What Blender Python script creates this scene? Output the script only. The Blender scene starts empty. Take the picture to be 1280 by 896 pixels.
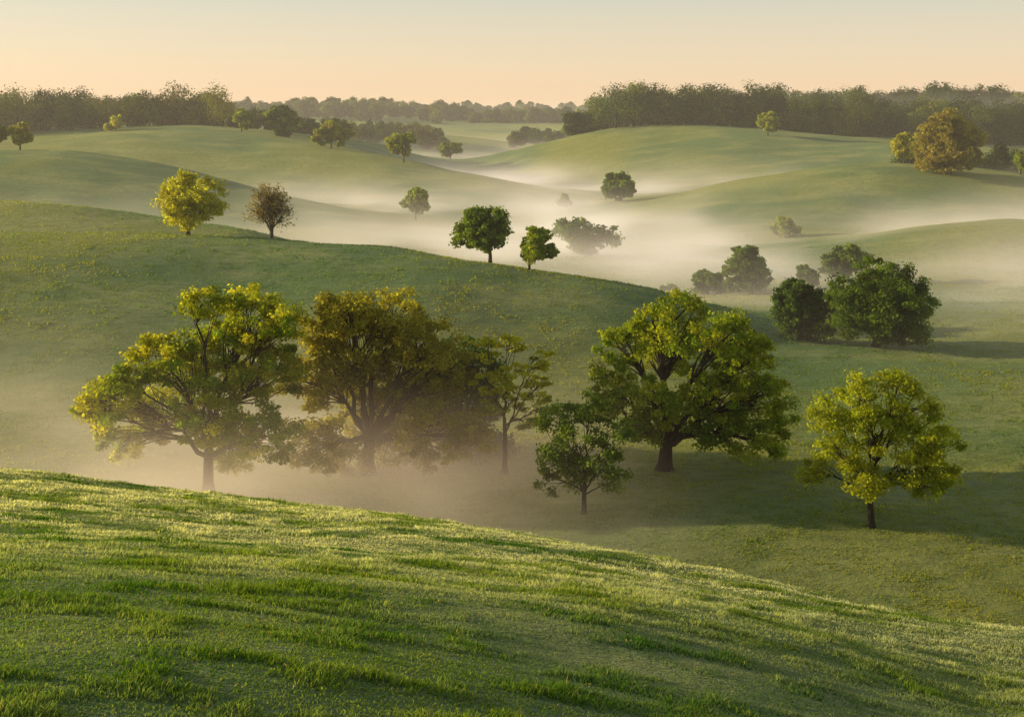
import bpy, math, random
import numpy as np
from mathutils import Vector

CAMZ = 30.0
scene = bpy.context.scene
scene.view_settings.view_transform = 'Standard'
scene.view_settings.look = 'None'
scene.view_settings.exposure = 0

# ------------------------------------------------------------------ terrain survey
# (bearing tangent x/y, distance y, height relative to the view point)
S = [
 (0,10,-4.7),(-.4,10,-4.1),(.4,10,-5.5),
 (-.4,20,-6.7),(0,20,-7.4),(.4,20,-8.8),(-.2,20,-7.0),(.2,20,-8.0),
 (-.4,32,-9.4),(-.2,31,-9.9),(0,30,-10.1),(.2,27,-10.2),
 (-.4,45,-12.6),(-.2,42,-12.7),(0,38,-12.4),(.2,33,-12.1),(.4,28,-11.3),
 (-.4,60,-19),(-.2,58,-19.5),(0,52,-18.6),(.2,44,-17.8),(.4,38,-17),
 (-.4,75,-25),(-.2,73,-25.6),(0,67,-25.6),(.2,60,-25.4),(.4,52,-24),(.4,62,-25.7),
 (-.4,90,-25.6),(-.2,90,-26.3),(0,85,-26.4),(.2,82,-26.2),(.4,80,-26.2),
 (.0,100,-26.5),(.12,100,-26.6),(.25,100,-26.6),(.4,100,-26.5),
 (-.4,100,-25.2),(-.4,120,-23.1),(-.4,148,-19.2),(-.4,165,-17.3),(-.4,180,-16.6),
 (-.3,100,-25.6),(-.3,120,-23.5),(-.3,150,-19.5),(-.3,182,-17.0),
 (-.2,102,-26.0),(-.2,120,-24.2),(-.2,150,-20),(-.2,182,-17.7),
 (-.1,120,-24.6),(-.1,145,-20.9),(-.1,176,-18.3),
 (0,120,-25.6),(0,140,-23.2),(0,165,-19.9),(.1,130,-25.8),(.1,160,-22.3),(.2,150,-26.6),
 (-.4,208,-22),(-.3,208,-22.5),(-.2,206,-23.2),(-.1,202,-25),(0,198,-27.5),(.1,195,-29),
 (-.4,240,-16.5),(-.3375,236,-17.2),(-.275,228,-18.7),(-.21,222,-20.2),(-.12,225,-25),
 (-.4,290,-24),(-.275,285,-26),(-.15,262,-28.5),(0,250,-29.5),
 (-.4,380,-11.4),(-.3375,380,-12.1),(-.275,375,-15.5),(-.2125,360,-20.2),(-.15,330,-24.7),(-.0875,300,-27.7),(-.04,275,-28.9),
 (-.4,440,-18),(-.275,430,-23),(-.15,400,-28),(-.05,370,-29.5),
 (-.4,520,-12),(-.36,520,-11),(-.32,520,-8.6),(-.27,520,-7.5),(-.2125,520,-8.3),(-.15,500,-12.8),(-.0875,480,-17.4),(-.025,450,-23.3),(.03,420,-27.8),
 (-.4,620,-8),(-.2,620,-9.5),(-.1,620,-15),
 (0,560,-29),(-.04,700,-28),(0,780,-27),(-.07,900,-15),(-.03,920,-17.5),(.03,880,-25),
 (-.06,1050,-22),(0,1080,-24),(-.05,1250,-10),(.0,1250,-11),(.05,1150,-16),
 (.1313,600,-7.1),(.0625,600,-11.2),(.0125,600,-18),(-.03,600,-25),(.194,580,-9.4),(.256,560,-13.3),(.3,540,-14.8),(.4,540,-18),
 (.0125,500,-28),(.0625,480,-28.8),(.13,470,-28.5),(.2,470,-26),(.3,460,-25.5),(.4,460,-26),
 (.1,700,-10),(.2,680,-11),(.3,680,-14),(.4,680,-16),
 (.0875,380,-28.5),(.13,390,-25),(.194,400,-20),(.256,400,-16.5),(.2875,400,-16),(.35,390,-17),(.4,380,-19),
 (.1,320,-29.8),(.2,325,-29.2),(.3,330,-28.8),(.4,330,-28.2),
 (.4,290,-24.2),(.32,290,-25.6),(.26,280,-27.6),
 (.4,240,-27.8),(.3,240,-28.6),(.15,240,-29.5),(.2,180,-28),(.3,180,-27.5),(.4,180,-27),(.4,130,-26.5),(.3,130,-27),(.05,300,-30),
 (-.4,1500,-8),(-.1,1400,-2),(0,1500,-10),(.2,1500,-5),(.4,1500,-3),
 (-.4,3500,0),(0,3500,0),(.4,3500,0),(-.4,7000,-8),(0,7000,-8),(.4,7000,-8),
]
pts = []
for t, d, z in S:
    pts.append((t*d, d, z))
    if abs(t) >= .39:
        pts.append((t*1.9*d, d, z))
pts += [(-14,-6,-2.4),(0,-6,-2.0),(14,-6,-2.8),(-14,3,-3.0),(0,3,-3.3),(14,3,-4.2)]
P = np.array(pts, float)

def warp(x, y):
    yy = np.maximum(y, -8)+10
    return x/yy, .75*np.log(yy)

def kern(r2):
    return .5*r2*np.log(r2+1e-12)

cu, cv = warp(P[:,0], P[:,1])
n = len(P)
R2 = (cu[:,None]-cu[None])**2+(cv[:,None]-cv[None])**2
A = np.zeros((n+3, n+3))
A[:n,:n] = kern(R2)+np.eye(n)*1e-5
Q = np.stack([np.ones(n), cu, cv], 1)
A[:n,n:] = Q; A[n:,:n] = Q.T
W = np.linalg.solve(A, np.concatenate([P[:,2], np.zeros(3)]))

def hash2(i, j, s):
    v = np.sin(i*127.1+j*311.7+s*74.7)*43758.5453
    return v-np.floor(v)
def vnoise(x, y, s=0):
    i = np.floor(x); j = np.floor(y); fx = x-i; fy = y-j
    fx = fx*fx*(3-2*fx); fy = fy*fy*(3-2*fy)
    a = hash2(i,j,s); b = hash2(i+1,j,s); c = hash2(i,j+1,s); d = hash2(i+1,j+1,s)
    return (a*(1-fx)+b*fx)*(1-fy)+(c*(1-fx)+d*fx)*fy
def fbm(x, y, s=0, o=3):
    r = 0; a = .5; tot = 0
    for k in range(o):
        r = r+a*vnoise(x*2**k+k*17.3, y*2**k-k*9.1, s+k); tot += a; a *= .5
    return r/tot

def height(x, y):
    x = np.asarray(x, float); y = np.asarray(y, float)
    sh = x.shape; x = x.ravel(); y = y.ravel()
    out = np.zeros(x.shape)
    for a in range(0, len(x), 20000):
        xs = x[a:a+20000]; ys = y[a:a+20000]
        u, v = warp(xs, ys)
        r2 = (u[:,None]-cu[None])**2+(v[:,None]-cv[None])**2
        out[a:a+20000] = kern(r2)@W[:n]+W[n]+W[n+1]*u+W[n+2]*v
    far = np.clip((y-60)/200, 0, 1); near = np.clip((80-y)/30, 0, 1)
    out += (fbm(x/38, y/38, 3)-.5)*(.9+2.2*far)
    out += (fbm(x/10, y/7, 8)-.5)*.7*(1-.3*far)*(1-.5*near)
    out += (fbm(x/3.1, y/2.9, 5, 2)-.5)*.15*(y < 70)*np.clip((y-4)/10, .2, 1)
    return (out+CAMZ).reshape(sh)

# ------------------------------------------------------------------ node helpers
def new_mat(name):
    m = bpy.data.materials.new(name); m.use_nodes = True
    m.node_tree.nodes.clear()
    return m, m.node_tree.nodes, m.node_tree.links
class NB:
    def __init__(s, nt): s.n = nt.nodes; s.l = nt.links
    def put(s, sock, v):
        if isinstance(v, (int, float)): sock.default_value = v
        elif isinstance(v, tuple): sock.default_value = v
        else: s.l.new(v, sock)
    def m(s, op, a, b=None, c=None, clamp=False):
        nd = s.n.new('ShaderNodeMath'); nd.operation = op; nd.use_clamp = clamp
        s.put(nd.inputs[0], a)
        if b is not None: s.put(nd.inputs[1], b)
        if c is not None: s.put(nd.inputs[2], c)
        return nd.outputs[0]
    def ss(s, v, a, b, lo=0., hi=1.):
        nd = s.n.new('ShaderNodeMapRange'); nd.interpolation_type = 'SMOOTHSTEP'
        if a > b: a, b, lo, hi = b, a, hi, lo
        s.put(nd.inputs[0], v); nd.inputs[1].default_value = a; nd.inputs[2].default_value = b
        nd.inputs[3].default_value = lo; nd.inputs[4].default_value = hi
        return nd.outputs[0]
    def noise(s, vec, scale, detail=3, rough=.55):
        nd = s.n.new('ShaderNodeTexNoise'); nd.inputs['Scale'].default_value = scale
        nd.inputs['Detail'].default_value = detail; nd.inputs['Roughness'].default_value = rough
        s.l.new(vec, nd.inputs['Vector']); return nd.outputs[0]
    def mapping(s, vec, scale=(1,1,1), rot=(0,0,0)):
        nd = s.n.new('ShaderNodeMapping'); nd.inputs['Scale'].default_value = scale
        nd.inputs['Rotation'].default_value = rot
        s.l.new(vec, nd.inputs['Vector']); return nd.outputs[0]
    def mix(s, f, a, b, mode='MIX'):
        nd = s.n.new('ShaderNodeMix'); nd.data_type = 'RGBA'; nd.blend_type = mode
        s.put(nd.inputs[0], f); s.put(nd.inputs[6], a); s.put(nd.inputs[7], b)
        return nd.outputs[2]

# ------------------------------------------------------------------ materials
def mat_leaf(name='leaf_foliage', tr=.5, k=(1.9,1.85,.7,1)):
    m, N, L = new_mat(name)
    at = N.new('ShaderNodeAttribute'); at.attribute_name = 'tint'
    d = N.new('ShaderNodeBsdfDiffuse'); t = N.new('ShaderNodeBsdfTranslucent')
    tc = N.new('ShaderNodeMix'); tc.data_type = 'RGBA'; tc.blend_type = 'MULTIPLY'
    tc.inputs[0].default_value = 1; tc.inputs[7].default_value = k
    L.new(at.outputs['Color'], tc.inputs[6])
    mx = N.new('ShaderNodeMixShader'); mx.inputs[0].default_value = tr
    o = N.new('ShaderNodeOutputMaterial')
    L.new(at.outputs['Color'], d.inputs['Color']); L.new(tc.outputs[2], t.inputs['Color'])
    L.new(d.outputs[0], mx.inputs[1]); L.new(t.outputs[0], mx.inputs[2])
    L.new(mx.outputs[0], o.inputs['Surface'])
    return m
LEAF = mat_leaf('leaf_foliage', .52, (2.0,1.95,.65,1))
FARLEAF = mat_leaf('woodland_foliage', .25, (1.3,1.3,.6,1))
GRASSB = mat_leaf('grass_blade', .5)

def mat_bark():
    m, N, L = new_mat('bark'); b = NB(m.node_tree)
    tc = N.new('ShaderNodeTexCoord'); p = N.new('ShaderNodeBsdfPrincipled')
    v = b.mapping(tc.outputs['Object'], (1,1,.25))
    nz = b.noise(v, 6, 5, .7)
    c = b.mix(nz, (.018,.013,.009,1), (.075,.058,.04,1))
    L.new(c, p.inputs['Base Color']); p.inputs['Roughness'].default_value = .9
    bp = N.new('ShaderNodeBump'); bp.inputs['Strength'].default_value = .8; bp.inputs['Distance'].default_value = .08
    L.new(nz, bp.inputs['Height']); L.new(bp.outputs[0], p.inputs['Normal'])
    o = N.new('ShaderNodeOutputMaterial'); L.new(p.outputs[0], o.inputs['Surface'])
    return m
BARK = mat_bark()

def mat_ground():
    m, N, L = new_mat('meadow_grass'); b = NB(m.node_tree)
    g = N.new('ShaderNodeNewGeometry'); pos = g.outputs['Position']
    p = N.new('ShaderNodeBsdfPrincipled')
    big = b.noise(pos, .014, 3, .5)
    mid = b.noise(b.mapping(pos, (1,2.2,1), (0,0,.3)), .05, 5, .6)
    small = b.noise(b.mapping(pos, (1,1.6,1)), .6, 6, .7)
    fine = b.noise(pos, 4, 4, .7)
    c = b.mix(b.ss(big, .4, .6), (.10,.215,.07,1), (.32,.33,.05,1))
    c = b.mix(b.ss(mid, .42, .7, 0, .7), c, (.46,.45,.15,1))
    c = b.mix(b.ss(small, .3, .65, .55, 0), c, (.05,.12,.028,1))
    c = b.mix(b.ss(fine, .35, .7, 0, .3), c, (.34,.38,.14,1))
    L.new(c, p.inputs['Base Color'])
    p.inputs['Roughness'].default_value = .85
    p.inputs['Specular IOR Level'].default_value = .15
    p.inputs['Sheen Weight'].default_value = .2
    p.inputs['Sheen Roughness'].default_value = .4
    p.inputs['Sheen Tint'].default_value = (.95,.95,.55,1)
    h = b.m('ADD', b.m('MULTIPLY', small, .9), b.m('MULTIPLY', fine, .35))
    bp = N.new('ShaderNodeBump'); bp.inputs['Strength'].default_value = 1; bp.inputs['Distance'].default_value = .8
    L.new(h, bp.inputs['Height']); L.new(bp.outputs[0], p.inputs['Normal'])
    o = N.new('ShaderNodeOutputMaterial'); L.new(p.outputs[0], o.inputs['Surface'])
    return m
GROUND = mat_ground()

# ------------------------------------------------------------------ mesh helper
def build_mesh(name, V, quads=None, tris=None, mats=(), qmat=None, tmat=None, tint=None, smooth=None):
    me = bpy.data.meshes.new(name)
    nq = 0 if quads is None else len(quads); ntr = 0 if tris is None else len(tris)
    me.vertices.add(len(V)); me.vertices.foreach_set('co', np.asarray(V, np.float32).ravel())
    loops = []
    if nq: loops.append(np.asarray(quads, np.int32).ravel())
    if ntr: loops.append(np.asarray(tris, np.int32).ravel())
    loops = np.concatenate(loops)
    me.loops.add(len(loops)); me.loops.foreach_set('vertex_index', loops)
    me.polygons.add(nq+ntr)
    st = np.concatenate([np.arange(nq)*4, nq*4+np.arange(ntr)*3]).astype(np.int32)
    me.polygons.foreach_set('loop_start', st)
    for mt in mats: me.materials.append(mt)
    mi = np.zeros(nq+ntr, np.int32)
    if qmat is not None: mi[:nq] = qmat
    if tmat is not None: mi[nq:] = tmat
    me.polygons.foreach_set('material_index', mi)
    if smooth is not None:
        me.polygons.foreach_set('use_smooth', smooth)
    if tint is not None:
        a = me.color_attributes.new('tint', 'FLOAT_COLOR', 'POINT')
        c = np.ones((len(V),4), np.float32); c[:,:3] = tint
        a.data.foreach_set('color', c.ravel())
    me.update(calc_edges=True); me.validate()
    ob = bpy.data.objects.new(name, me); scene.collection.objects.link(ob)
    return ob

# ------------------------------------------------------------------ terrain mesh
def make_terrain():
    yy = np.concatenate([np.linspace(-7, 60, 300, endpoint=False), np.geomspace(60, 7000, 520)])
    uu = np.linspace(-.85, .85, 560)
    Y, U = np.meshgrid(yy, uu, indexing='ij')
    X = U*(Y+20)
    Z = height(X, Y)
    V = np.stack([X.ravel(), Y.ravel(), Z.ravel()], 1)
    r, c = X.shape
    i = np.arange(r-1)[:,None]*c+np.arange(c-1)[None]
    q = np.stack([i, i+1, i+c+1, i+c], -1).reshape(-1, 4)
    ob = build_mesh('grass_hills_terrain', V, quads=q, mats=[GROUND], smooth=np.ones(len(q), bool))
    return ob
make_terrain()

# ------------------------------------------------------------------ grass
def make_grass():
    rng = np.random.default_rng(4)
    N = 780000
    y = 6.5+rng.random(N)**1.15*50; t = rng.uniform(-.52, .52, N); x = t*(y+1.5)
    keep = fbm(x/.35, y/.35, 21, 2) > .1+.2*rng.random(N)
    x = x[keep]; y = y[keep]; N = len(x)
    z = height(x, y)
    tuft = fbm(x/.55, y/.45, 31, 3)
    big = fbm(x/4, y/5, 41, 3)
    hh = (.024+.20*np.clip(tuft-.46, 0, 1)**1.15*1.5+.012*rng.random(N))*(.55+.8*big)*rng.uniform(.7, 1.25, N)
    w = .0027*(1+y/10)*rng.uniform(.7, 1.4, N)
    az = rng.uniform(0, 2*np.pi, N)
    lean = np.stack([.5+.5*(vnoise(x/2, y/2, 51)-.5), (vnoise(x/2, y/2, 52)-.5)*.9], 1)*.4
    lean += rng.normal(0, .4, (N,2))
    b = np.stack([x, y, z-.01], 1)
    side = np.stack([np.cos(az), np.sin(az), np.zeros(N)], 1)*w[:,None]
    mid = b+np.stack([lean[:,0]*hh*.4, lean[:,1]*hh*.4, hh*.6], 1)
    tip = b+np.stack([lean[:,0]*hh*1.1, lean[:,1]*hh*1.1, hh*.95], 1)
    V = np.stack([b-side, b+side, mid+side*.8, mid-side*.8, tip], 1).reshape(-1, 3)
    i = np.arange(N)*5
    q = np.stack([i, i+1, i+2, i+3], 1); tr = np.stack([i+3, i+2, i+4], 1)
    c0 = np.array([.055,.145,.018]); c1 = np.array([.20,.28,.035]); c2 = np.array([.72,.72,.54])
    f = np.clip(big*2.8-.95+rng.normal(0,.18,N), 0, 1)[:,None]
    col = c0*(1-f)+c1*f
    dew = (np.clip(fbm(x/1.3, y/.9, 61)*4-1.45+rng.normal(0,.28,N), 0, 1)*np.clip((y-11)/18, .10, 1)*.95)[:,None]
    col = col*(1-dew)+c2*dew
    dry = (rng.random(N) < .04)[:,None]
    col = np.where(dry, np.array([.34,.30,.15]), col)
    col *= rng.uniform(.65, 1.25, N)[:,None]
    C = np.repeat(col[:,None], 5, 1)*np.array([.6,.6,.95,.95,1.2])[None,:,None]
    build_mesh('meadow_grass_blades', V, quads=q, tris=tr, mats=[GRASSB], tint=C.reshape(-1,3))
    # tussocks on the slopes beyond the near hill
    N = 420000
    y = 56*(270/56.)**(rng.random(N)**.9); t = rng.uniform(-.5, .5, N); x = t*y
    keep = fbm(x/1.5, y/1.5, 71, 2) > .25+.4*rng.random(N)
    x = x[keep]; y = y[keep]; N = len(x)
    z = height(x, y)
    hh = (.05+.10*fbm(x/2,y/2,72,2))*rng.uniform(.6,1.3,N)*(.7+y/200)
    w = hh*.5
    az = rng.uniform(0, 2*np.pi, N); ln = rng.normal(0,.35,(N,2))
    side = np.stack([np.cos(az), np.sin(az), np.zeros(N)], 1)*w[:,None]
    b = np.stack([x,y,z-.02],1)
    tip = b+np.stack([ln[:,0]*hh, ln[:,1]*hh, hh],1)
    V = np.stack([b-side, b+side, tip],1).reshape(-1,3)
    tr = np.arange(N*3).reshape(-1,3)
    f = np.clip(fbm(x/30,y/18,73)*3-1+rng.normal(0,.15,N),0,1)[:,None]
    col = np.array([.095,.20,.055])*(1-f)+np.array([.32,.32,.06])*f
    col = col*rng.uniform(.7,1.2,N)[:,None]
    build_mesh('hillside_grass_tussocks', V, tris=tr, mats=[GRASSB], tint=np.repeat(col,3,0))
make_grass()

# ------------------------------------------------------------------ trees
class Acc:
    def __init__(s): s.V=[]; s.Q=[]; s.M=[]; s.C=[]; s.n=0
    def add(s, V, Q, mi, C):
        s.V.append(V); s.Q.append(Q+s.n); s.M.append(np.full(len(Q), mi, np.int32)); s.C.append(C); s.n += len(V)

def tube(acc, p, r, sides=6):
    p = np.asarray(p, float); k = len(p)
    d = np.gradient(p, axis=0); d /= np.linalg.norm(d, axis=1)[:,None]+1e-9
    ref = np.array([.31,.95,.05]); a = np.cross(d, ref); a /= np.linalg.norm(a, axis=1)[:,None]+1e-9
    b = np.cross(d, a)
    th = np.arange(sides)/sides*2*np.pi
    V = p[:,None]+(a[:,None]*np.cos(th)[None,:,None]+b[:,None]*np.sin(th)[None,:,None])*np.asarray(r)[:,None,None]
    i = (np.arange(k-1)*sides)[:,None]; j = np.arange(sides)[None]; j2 = (j+1) % sides
    Q = np.stack([i+j, i+j2, i+sides+j2, i+sides+j], -1).reshape(-1,4)
    V = V.reshape(-1,3)
    acc.add(V, Q, 0, np.full((len(V),3), .05))

def bez(a, b, c, k):
    t = np.linspace(0,1,k)[:,None]
    return a*(1-t)**2+2*b*t*(1-t)+c*t*t

def leaves(acc, rng, centres, radii, per, size, cols, flat=.7, outw=.9, spill=.25):
    k = len(centres); N = k*per
    c = np.repeat(centres, per, 0); R = np.repeat(radii, per)
    d = rng.normal(size=(N,3)); d /= np.linalg.norm(d, axis=1)[:,None]
    rr = R*rng.random(N)**.45*rng.uniform(1-spill,1+spill,N)
    off = d*rr[:,None]*np.array([1,1,flat])
    off[:,2] -= .12*R*(rng.random(N))
    pos = c+off
    nrm = d*outw+rng.normal(size=(N,3))*.7+np.array([0,0,.35]); nrm /= np.linalg.norm(nrm, axis=1)[:,None]
    a = np.cross(nrm, rng.normal(size=(N,3))); a /= np.linalg.norm(a, axis=1)[:,None]
    b = np.cross(nrm, a)
    s = size*rng.uniform(.6,1.35,N)
    a *= s[:,None]*.5; b *= s[:,None]*.36
    V = np.stack([pos-a, pos-b*1.0+a*.1, pos+a, pos+b*1.0+a*.1], 1).reshape(-1,3)
    i = np.arange(N)*4
    Q = np.stack([i,i+1,i+2,i+3],1)
    C = np.repeat(cols, per, 0)*rng.uniform(.75,1.25,N)[:,None]
    acc.add(V, Q, 1, np.repeat(C,4,0))

def crown_clumps(rng, lobes, cr, dens):
    cs=[]; rs=[]; li=[]
    for k,(x,y,z,r) in enumerate(lobes):
        m = max(4, int(dens*(r/cr)**2))
        d = rng.normal(size=(m,3)); d /= np.linalg.norm(d,axis=1)[:,None]
        q = r*rng.uniform(.35,1.15,m)**.6
        cs.append(np.array([x,y,z])+d*q[:,None]*np.array([1,1,.82])); rs.append(cr*rng.uniform(.5,1.2,m)); li.append(np.full(m,k))
    return np.concatenate(cs), np.concatenate(rs), np.concatenate(li)

def palette(rng, base, alt, k, var=.25):
    f = rng.random(k)[:,None]**1.3
    c = np.array(base)*(1-f)+np.array(alt)*f
    return c*rng.uniform(1-var,1+var,k)[:,None]

def tree(name, t, D, lobes, base, alt, seed=0, cr=1.0, dens=6, per=110, leaf=.26, tr=.4, fork=.3, lean=0, sub=True, flat=.7, dz=0, thick=1.0):
    """lobes: (dx, height, radius[, dy]) metres relative to the trunk foot"""
    rng = np.random.default_rng(seed+100)
    x0 = t*D; y0 = D; z0 = float(height(np.array([x0]), np.array([y0]))[0])+dz
    L = []
    Wd = max(abs(l[0])+l[2] for l in lobes)
    for l in lobes:
        dy = l[3] if len(l) > 3 else rng.uniform(-.45,.45)*max(Wd-abs(l[0]), l[2])*thick
        L.append((l[0], dy, l[1], l[2]))
    H = max(l[2]+l[3] for l in L)
    acc = Acc()
    fz = H*fork
    foot = np.array([0,0,-.4]); fk = np.array([lean, 0, fz])
    tp = bez(foot, np.array([lean*.1+rng.normal(0,.1), 0, fz*.5]), fk, 8)
    rad = tr*(1-.35*np.linspace(0,1,8)); rad[0] *= 1.7; rad[1] *= 1.25
    tube(acc, tp, rad, 9)
    cs, rs, li = crown_clumps(rng, L, cr, dens)
    for k,l in enumerate(L):
        c = np.array([l[0], l[1], l[2]])
        s = tp[int(rng.integers(5,8))]
        dist = np.linalg.norm(c-s)
        mid = s*.5+c*.5+np.array([(c[0]-s[0])*-.08, 0, dist*rng.uniform(.0,.22)])+rng.normal(0,.06*dist,3)
        lp = bez(s, mid, c, 9)+np.vstack([np.zeros(3), rng.normal(0,.02*dist,(8,3))])
        r0 = tr*.55*min(1,(l[3]/3)**.5)
        lr = np.linspace(r0, r0*.22, 9)
        tube(acc, lp, lr, 6)
        if sub:
            idx = np.where(li==k)[0]
            for q in idx:
                e = cs[q]
                a = int(np.clip(8-rng.integers(0,5), 2, 8))
                st = lp[a]; ds = np.linalg.norm(e-st)
                m2 = (st+e)*.5+rng.normal(0,.12*ds,3)+np.array([0,0,.06*ds])
                tube(acc, bez(st,m2,e,5), np.linspace(max(lr[a]*.45,.025), .015, 5), 4)
    cols = palette(rng, base, alt, len(cs))
    leaves(acc, rng, cs, rs, per, leaf, cols, flat)
    V = np.concatenate(acc.V); Qd = np.concatenate(acc.Q); M = np.concatenate(acc.M); C = np.concatenate(acc.C)
    ob = build_mesh(name, V, quads=Qd, mats=[BARK, LEAF], qmat=M, tint=C, smooth=(M==0))
    ob.location = (x0, y0, z0)
    return ob

def px(lobes, bx, by, D):
    s = D/1600.
    return [((a-bx)*s, (by-b)*s, r*s) for a,b,r in lobes]

G1=(.19,.26,.03); G1a=(.33,.36,.04)      # green / yellow green
GD=(.065,.115,.03); GDa=(.11,.17,.035)    # dark
YG=(.35,.36,.035); YGa=(.45,.42,.04)
BR=(.27,.25,.05); BRa=(.36,.33,.055)

# hero trees (crown lobes sketched in 1/1600-of-distance units about the foot)
tree('deciduous_tree', -.237, 90, px([(305,400,50),(258,366,28),(345,395,30),(205,440,40),(145,490,40),(240,450,46),(325,460,50),(265,500,46),(195,520,44),(335,530,40),(150,545,28),(290,550,38),(115,500,20),(170,462,24)],261,608,90),
     G1,YGa,1,cr=.8,dens=5.0,per=112,leaf=.24,tr=.42,fork=.24)
tree('autumn_oak_tree', -.112, 95, px([(440,395,34),(490,408,42),(400,425,36),(535,440,40),(450,455,56),(395,490,42),(520,500,52),(565,480,32),(455,530,52),(545,550,45),(400,560,40),(590,560,30),(490,570,42),(440,580,28)],462,604,95),
     BR,BRa,2,cr=.8,dens=5.0,per=112,leaf=.24,tr=.5,fork=.22)
tree('dark_oak_tree', -.042, 101, px([(570,480,34),(600,500,30),(545,520,45),(590,545,38),(560,575,35),(605,580,26),(530,580,26)],572,598,101),
     GD,GDa,3,cr=1.0,dens=5,per=130,leaf=.3,tr=.4,fork=.2)
tree('slender_ash_tree', -.006, 95, px([(640,426,18),(610,430,20),(670,438,20),(640,456,22),(604,468,20),(672,476,20),(640,495,22),(682,503,18),(612,505,16),(655,520,16)],631,584,95),
     YG,YGa,4,cr=.6,dens=3.2,per=55,leaf=.24,tr=.2,fork=.4,flat=.36)
tree('young_oak_tree', .056, 85, px([(735,505,26),(700,525,26),(765,530,22),(720,555,34),(690,570,25),(755,575,28),(720,590,26),(770,600,16),(685,598,16)],729,640,85),
     GDa,G1,5,cr=.75,dens=4,per=85,leaf=.22,tr=.2,fork=.22)
tree('spreading_oak_tree', .119, 96, px([(860,402,30),(815,406,30),(905,418,36),(778,440,32),(850,450,44),(930,455,38),(762,480,28),(820,495,38),(890,500,44),(952,500,34),(978,540,20),(925,540,30),(760,520,22),(800,535,22),(880,540,22),(960,562,18)],830,593,96),
     G1,YG,6,cr=.8,dens=4.9,per=112,leaf=.24,tr=.62,fork=.17,lean=.2)
tree('field_maple_tree', .281, 81, px([(1122,480,24),(1076,490,28),(1142,510,32),(1036,520,26),(1095,540,36),(1162,545,30),(1045,565,28),(1022,590,20),(1130,580,30),(1178,588,24),(1075,590,24),(1152,602,18)],1089,657,81),
     (.30,.34,.035),YG,7,cr=.66,dens=4.8,per=92,leaf=.2,tr=.25,fork=.25,lean=-.2)

# middle-distance trees
def mid(name, cx, D, bx, by, x0, x1, y0, y1, base, alt, seed, per=70, leaf=None, nl=9, sub=True, cr=None, tr=.3, fork=.22, dens=4, dz=0, full=False):
    rng = np.random.default_rng(seed+900)
    s = D/1600.; w = (x1-x0)*s; h = (y1-y0)*s; c = ((x0+x1)/2-bx)*s
    z0 = max(by-y1,0)*s
    L = []
    for k in range(nl):
        a = rng.uniform(0,2*math.pi) if k else 0; q = math.sqrt((k+.3)/nl)
        zz = rng.uniform(0,1); r = min(w,h)*rng.uniform(.19,.28)
        prof = math.sqrt(max(0,1-((zz-.4)/.62)**2))
        if full and zz < .45: prof = 1
        L.append((c+math.cos(a)*q*(w*.5-r)*prof, z0+r*(.7 if full else 1)+zz*(h-2*r), r, math.sin(a)*q*(w*.5-r)*prof*.8))
    leaf = leaf or max(.25, D*.0021)
    tree(name, cx, D, L, base, alt, seed, cr=cr or max(.55,w*.085), dens=dens, per=per, leaf=leaf, tr=tr, fork=fork, sub=sub, dz=dz)

mid('field_oak_tree', (235-640)/1600, 180, 235,310,175,292,225,304, YG,YGa,11,nl=16,tr=.35)
mid('bare_autumn_tree', (340-640)/1600, 184, 340,302,293,378,224,288, (.20,.17,.09),(.26,.20,.10),12,nl=16,tr=.34,per=6,dens=7,leaf=.3)
mid('round_oak_tree', (612-640)/1600, 168, 612,327,563,657,247,318, G1,GDa,13,nl=14,tr=.3)
mid('small_field_tree', (662-640)/1600, 163, 662,346,640,703,287,338, G1,G1a,14,nl=10,tr=.2)
mid('willow_tree', (1095-640)/1600, 146, 1095,442,1015,1175,316,442, GD,G1,15,nl=24,tr=.5,per=110,full=True,cr=1.1)
mid('hedgerow_tree', (1000-640)/1600, 150, 1000,436,960,1040,350,438, GD,GDa,16,nl=14,per=100,full=True)
mid('valley_tree', (940-640)/1600, 205, 940,368,900,975,295,368, GD,G1,17,full=True)
mid('valley_tree', (885-640)/1600, 210, 885,366,858,915,326,366, GD,G1,18,full=True)
mid('valley_tree', (1060-640)/1600, 218, 1060,352,1020,1096,299,356, GD,G1,19,full=True)
mid('valley_tree', (1008-640)/1600, 212, 1008,356,990,1030,325,358, GD,G1,20,full=True)
mid('valley_tree', (735-640)/1600, 268, 735,308,682,785,252,310, GD,G1,21,nl=14,full=True)
mid('valley_tree', (770-640)/1600, 400, 770,235,737,802,194,238, GD,G1,22,sub=False,full=True)
mid('shrub', (705-640)/1600, 400, 705,236,694,717,220,238, GD,G1,23,sub=False,nl=5,full=True)
mid('valley_tree', (976-640)/1600, 310, 976,282,955,1000,251,282, G1,G1a,24,sub=False,full=True)
mid('valley_tree', (520-640)/1600, 330, 520,288,500,541,245,286, G1,G1a,25,sub=False)
mid('shrub', (837-640)/1600, 215, 837,356,823,852,342,356, GD,G1,26,nl=4,full=True)
mid('hillside_tree', (505-640)/1600, 470, 508,210,472,528,170,204, G1,BR,27,sub=False,per=50)
mid('hillside_tree', (414-640)/1600, 495, 414,188,385,443,151,186, BR,G1,28,sub=False)
mid('hillside_tree', (350-640)/1600, 530, 350,177,322,378,127,176, GD,G1,29,sub=False,full=True)
mid('hillside_tree', (302-640)/1600, 530, 302,168,286,320,138,167, G1,G1a,30,sub=False)
mid('autumn_hill_tree', (1187-640)/1600, 375, 1187,223,1140,1234,130,218, BR,(.28,.23,.05),31,nl=24,sub=False,tr=.6,full=True)
mid('hillside_tree', (1130-640)/1600, 400, 1130,207,1111,1151,167,204, YG,YGa,32,sub=False)
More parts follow.
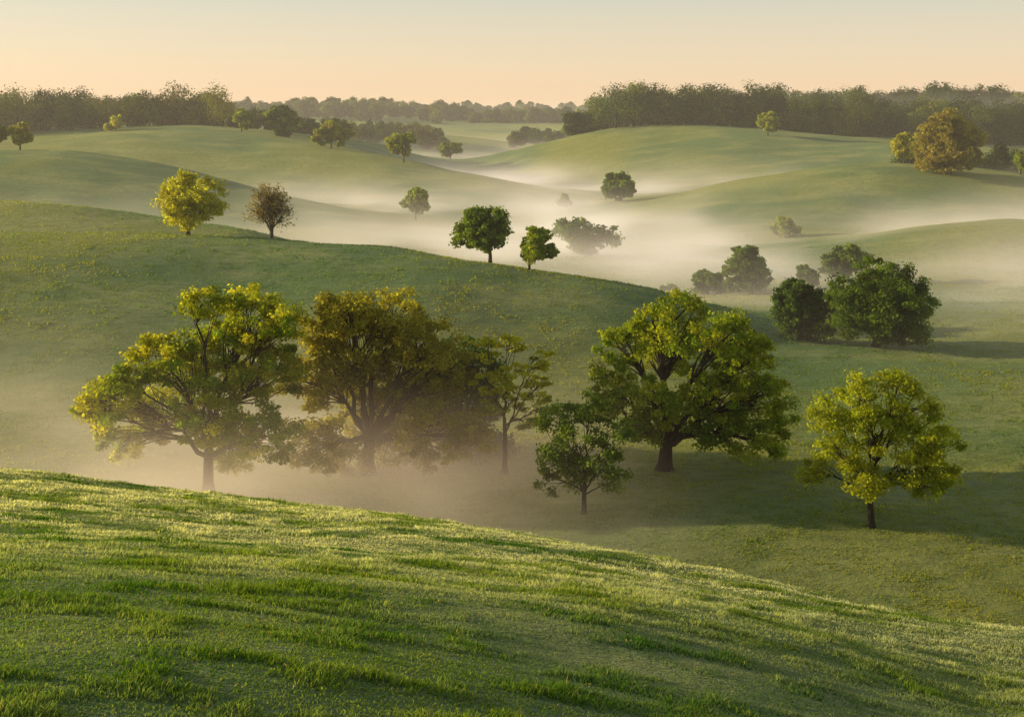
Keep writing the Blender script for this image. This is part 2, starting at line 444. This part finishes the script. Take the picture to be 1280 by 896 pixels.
mid('hillside_tree', (1276-640)/1600, 385, 1276,222,1266,1290,190,220, G1,G1a,33,sub=False)
mid('hillside_tree', (25-640)/1600, 378, 25,190,10,42,150,184, YG,BR,34,sub=False)
mid('hillside_tree', (-4-640)/1600, 378, -4,190,-16,12,152,184, BR,G1,35,sub=False)
mid('hillside_tree', (960-640)/1600, 570, 960,172,944,976,138,168, YG,G1,36,sub=False)
mid('hillside_tree', (145-640)/1600, 535, 145,168,126,165,147,168, YG,YGa,37,sub=False,nl=6,full=True)
mid('valley_tree', (563-640)/1600, 640, 563,210,546,580,187,210, G1,BR,38,sub=False)

# ------------------------------------------------------------------ woods
def wood(name, items, seed):
    rng = np.random.default_rng(seed); acc = Acc()
    for (x, y, h, w, b, a) in items:
        z = float(height(np.array([x]), np.array([y]))[0])
        m = 24
        d = rng.normal(size=(m,3)); d /= np.linalg.norm(d,axis=1)[:,None]
        q = rng.uniform(.35,1,m)**.5
        cs = np.array([x,y,z+h*.44])+d*q[:,None]*np.array([w*.36,w*.36,h*.38])
        rs = w*.22*rng.uniform(.8,1.2,m)
        leaves(acc, rng, cs, rs, 95, max(.8, y*.0015), palette(rng,b,a,m,.15)*rng.uniform(.38,.9), .9, 2.2, .02)
        tube(acc, np.array([[x,y,z-.5],[x+.1,y,z+h*.3],[x,y,z+h*.6]]), [w*.03,w*.025,w*.01], 4)
    V = np.concatenate(acc.V); Qd = np.concatenate(acc.Q); M = np.concatenate(acc.M); C = np.concatenate(acc.C)
    build_mesh(name, V, quads=Qd, mats=[BARK, FARLEAF], qmat=M, tint=C)
rg = random.Random(5)
def row(t0, t1, D0, D1, k, h0, h1, pal):
    out = []
    for i in range(k):
        t = t0+(t1-t0)*(i+rg.random())/k; D = rg.uniform(D0,D1); h = h0+(h1-h0)*rg.random()**1.3
        b, a = rg.choice(pal); out.append((t*D, D, h, h*rg.uniform(.7,1.1), b, a))
    return out
PA=[(G1,G1a),(BR,BRa),(GD,G1),(YG,YGa),(G1,BR)]
PB=[(GD,GDa),(GD,G1),(G1,G1a),(GD,GDa)]
wood('distant_woodland', row(-.47,-.225,560,640,66,13,24,PA)+row(-.24,-.13,590,640,12,9,14,PB), 1)
wood('distant_woodland', row(.045,.075,620,650,10,12,17,PB)+row(.07,.2,615,670,50,16,26,PB+[(G1,G1a),(YG,G1)])+row(.19,.45,600,690,100,15,27,PB+[(G1,YG)])+row(.3,.46,430,470,40,10,17,PB), 2)
wood('distant_woodland', row(-.2,-.04,1250,1500,60,14,24,PB)+row(-.5,-.2,1200,1500,50,14,22,PB)+row(.2,.48,1150,1500,90,26,44,PB), 3)
wood('distant_woodland', row(-.14,-.05,780,860,22,10,15,PA)+row(-.06,.05,1280,1400,34,12,20,PB)+row(.0,.05,850,1000,12,10,16,PB)+row(-.07,.1,1600,2200,60,14,24,PB)+row(-.6,.6,2600,3400,120,20,34,PB), 4)

# ------------------------------------------------------------------ mist
def box(name, lo, hi, mat):
    x0,y0,z0 = lo; x1,y1,z1 = hi
    V = [(x0,y0,z0),(x1,y0,z0),(x1,y1,z0),(x0,y1,z0),(x0,y0,z1),(x1,y0,z1),(x1,y1,z1),(x0,y1,z1)]
    q = [(0,3,2,1),(4,5,6,7),(0,1,5,4),(1,2,6,5),(2,3,7,6),(3,0,4,7)]
    return build_mesh(name, V, quads=q, mats=[mat])

def mist_mat(name, color, g, dens_fn, step, em, ecol):
    m, N, L = new_mat(name); b = NB(m.node_tree)
    v = N.new('ShaderNodeVolumeScatter'); v.inputs['Color'].default_value = color; v.inputs['Anisotropy'].default_value = g
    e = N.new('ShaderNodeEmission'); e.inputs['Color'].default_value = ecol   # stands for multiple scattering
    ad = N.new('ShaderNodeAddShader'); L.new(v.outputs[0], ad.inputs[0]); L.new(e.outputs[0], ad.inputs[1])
    o = N.new('ShaderNodeOutputMaterial'); L.new(ad.outputs[0], o.inputs['Volume'])
    if callable(dens_fn):
        gm = N.new('ShaderNodeNewGeometry'); sp = N.new('ShaderNodeSeparateXYZ'); L.new(gm.outputs['Position'], sp.inputs[0])
        d = dens_fn(b, gm.outputs['Position'], sp.outputs[0], sp.outputs[1], sp.outputs[2])
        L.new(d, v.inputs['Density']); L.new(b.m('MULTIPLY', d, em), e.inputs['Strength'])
    else:
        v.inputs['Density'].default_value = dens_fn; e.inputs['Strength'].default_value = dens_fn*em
    try: m.cycles.volume_step_rate = step
    except Exception as ex: print(ex)
    return m

def near_mist(b, pos, x, y, z):
    h = b.m('EXPONENT', b.m('MULTIPLY', b.m('MAXIMUM', b.m('SUBTRACT', z, 3.8), 0.), -.45))
    e = b.m('MULTIPLY', b.ss(x, 16, -20), b.ss(y, 60, 72))
    e = b.m('MULTIPLY', e, b.ss(y, 128, 96))
    nz = b.ss(b.noise(b.mapping(pos,(1,1,2.)), .07, 1), .34, .68, .25, 1.25)
    return b.m('MULTIPLY', b.m('MULTIPLY', b.m('MULTIPLY', h, e), nz), .085)
def mid_mist(b, pos, x, y, z):
    h = b.m('EXPONENT', b.m('MULTIPLY', b.m('MAXIMUM', b.m('SUBTRACT', z, .5), 0.), -.38))
    e = b.m('MULTIPLY', b.ss(y, 120, 200), b.ss(y, 1250, 1000))
    e = b.m('MULTIPLY', e, b.ss(z, 22, 13))
    nz = b.ss(b.noise(b.mapping(pos,(1,1,2.)), .024, 2), .38, .66, .04, 1.3)
    return b.m('MULTIPLY', b.m('MULTIPLY', b.m('MULTIPLY', h, e), nz), .056)
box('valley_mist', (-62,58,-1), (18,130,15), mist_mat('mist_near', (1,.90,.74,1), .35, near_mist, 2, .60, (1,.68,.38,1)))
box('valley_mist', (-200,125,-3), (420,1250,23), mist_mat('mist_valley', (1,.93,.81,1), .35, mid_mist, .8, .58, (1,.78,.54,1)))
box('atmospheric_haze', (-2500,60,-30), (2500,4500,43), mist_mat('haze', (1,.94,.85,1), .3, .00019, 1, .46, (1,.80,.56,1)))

# ------------------------------------------------------------------ light, sky
sd = Vector((-.93, .16, .225)).normalized()
sun = bpy.data.lights.new('sun', 'SUN'); sun.energy = 5; sun.angle = math.radians(.7); sun.color = (1,.80,.44)
so = bpy.data.objects.new('sun', sun); scene.collection.objects.link(so)
so.rotation_euler = sd.to_track_quat('Z','Y').to_euler()
w = bpy.data.worlds.new('World'); scene.world = w; w.use_nodes = True
N = w.node_tree.nodes; L = w.node_tree.links; N.clear()
wb = NB(w.node_tree)
sky = N.new('ShaderNodeTexSky'); sky.sky_type = 'NISHITA'; sky.sun_disc = False
sky.sun_elevation = math.asin(sd.z); sky.sun_rotation = math.atan2(sd.x, sd.y)
sky.air_density = 1.0; sky.dust_density = 2.0; sky.ozone_density = 1.0
bg = N.new('ShaderNodeBackground'); bg.inputs['Strength'].default_value = .06
# thin dawn haze layer added on the low sky
tc = N.new('ShaderNodeTexCoord'); sp = N.new('ShaderNodeSeparateXYZ'); L.new(tc.outputs['Generated'], sp.inputs[0])
rp = N.new('ShaderNodeValToRGB'); L.new(sp.outputs[2], rp.inputs[0])
cr = rp.color_ramp
cr.elements[0].position = 0; cr.elements[0].color = (.88,.58,.34,1)
cr.elements[1].position = 1; cr.elements[1].color = (.08,.12,.16,1)
for p_, c_ in ((.03,(.76,.57,.38,1)),(.09,(.52,.48,.38,1)),(.25,(.22,.23,.20,1)),(.5,(.11,.135,.145,1))):
    e = cr.elements.new(p_); e.color = c_
bg2 = N.new('ShaderNodeBackground'); L.new(rp.outputs[0], bg2.inputs['Color']); bg2.inputs['Strength'].default_value = 1
ad = N.new('ShaderNodeAddShader')
o = N.new('ShaderNodeOutputWorld')
L.new(sky.outputs[0], bg.inputs['Color']); L.new(bg.outputs[0], ad.inputs[0]); L.new(bg2.outputs[0], ad.inputs[1])
L.new(ad.outputs[0], o.inputs['Surface'])

cam = bpy.data.cameras.new('camera'); co = bpy.data.objects.new('camera', cam); scene.collection.objects.link(co)
co.location = (0,0,CAMZ); co.rotation_euler = (math.radians(90),0,0)
cam.lens = 45; cam.sensor_width = 36; cam.sensor_fit = 'HORIZONTAL'; cam.shift_y = -306/1280
cam.clip_end = 20000; cam.clip_start = .1
scene.camera = co
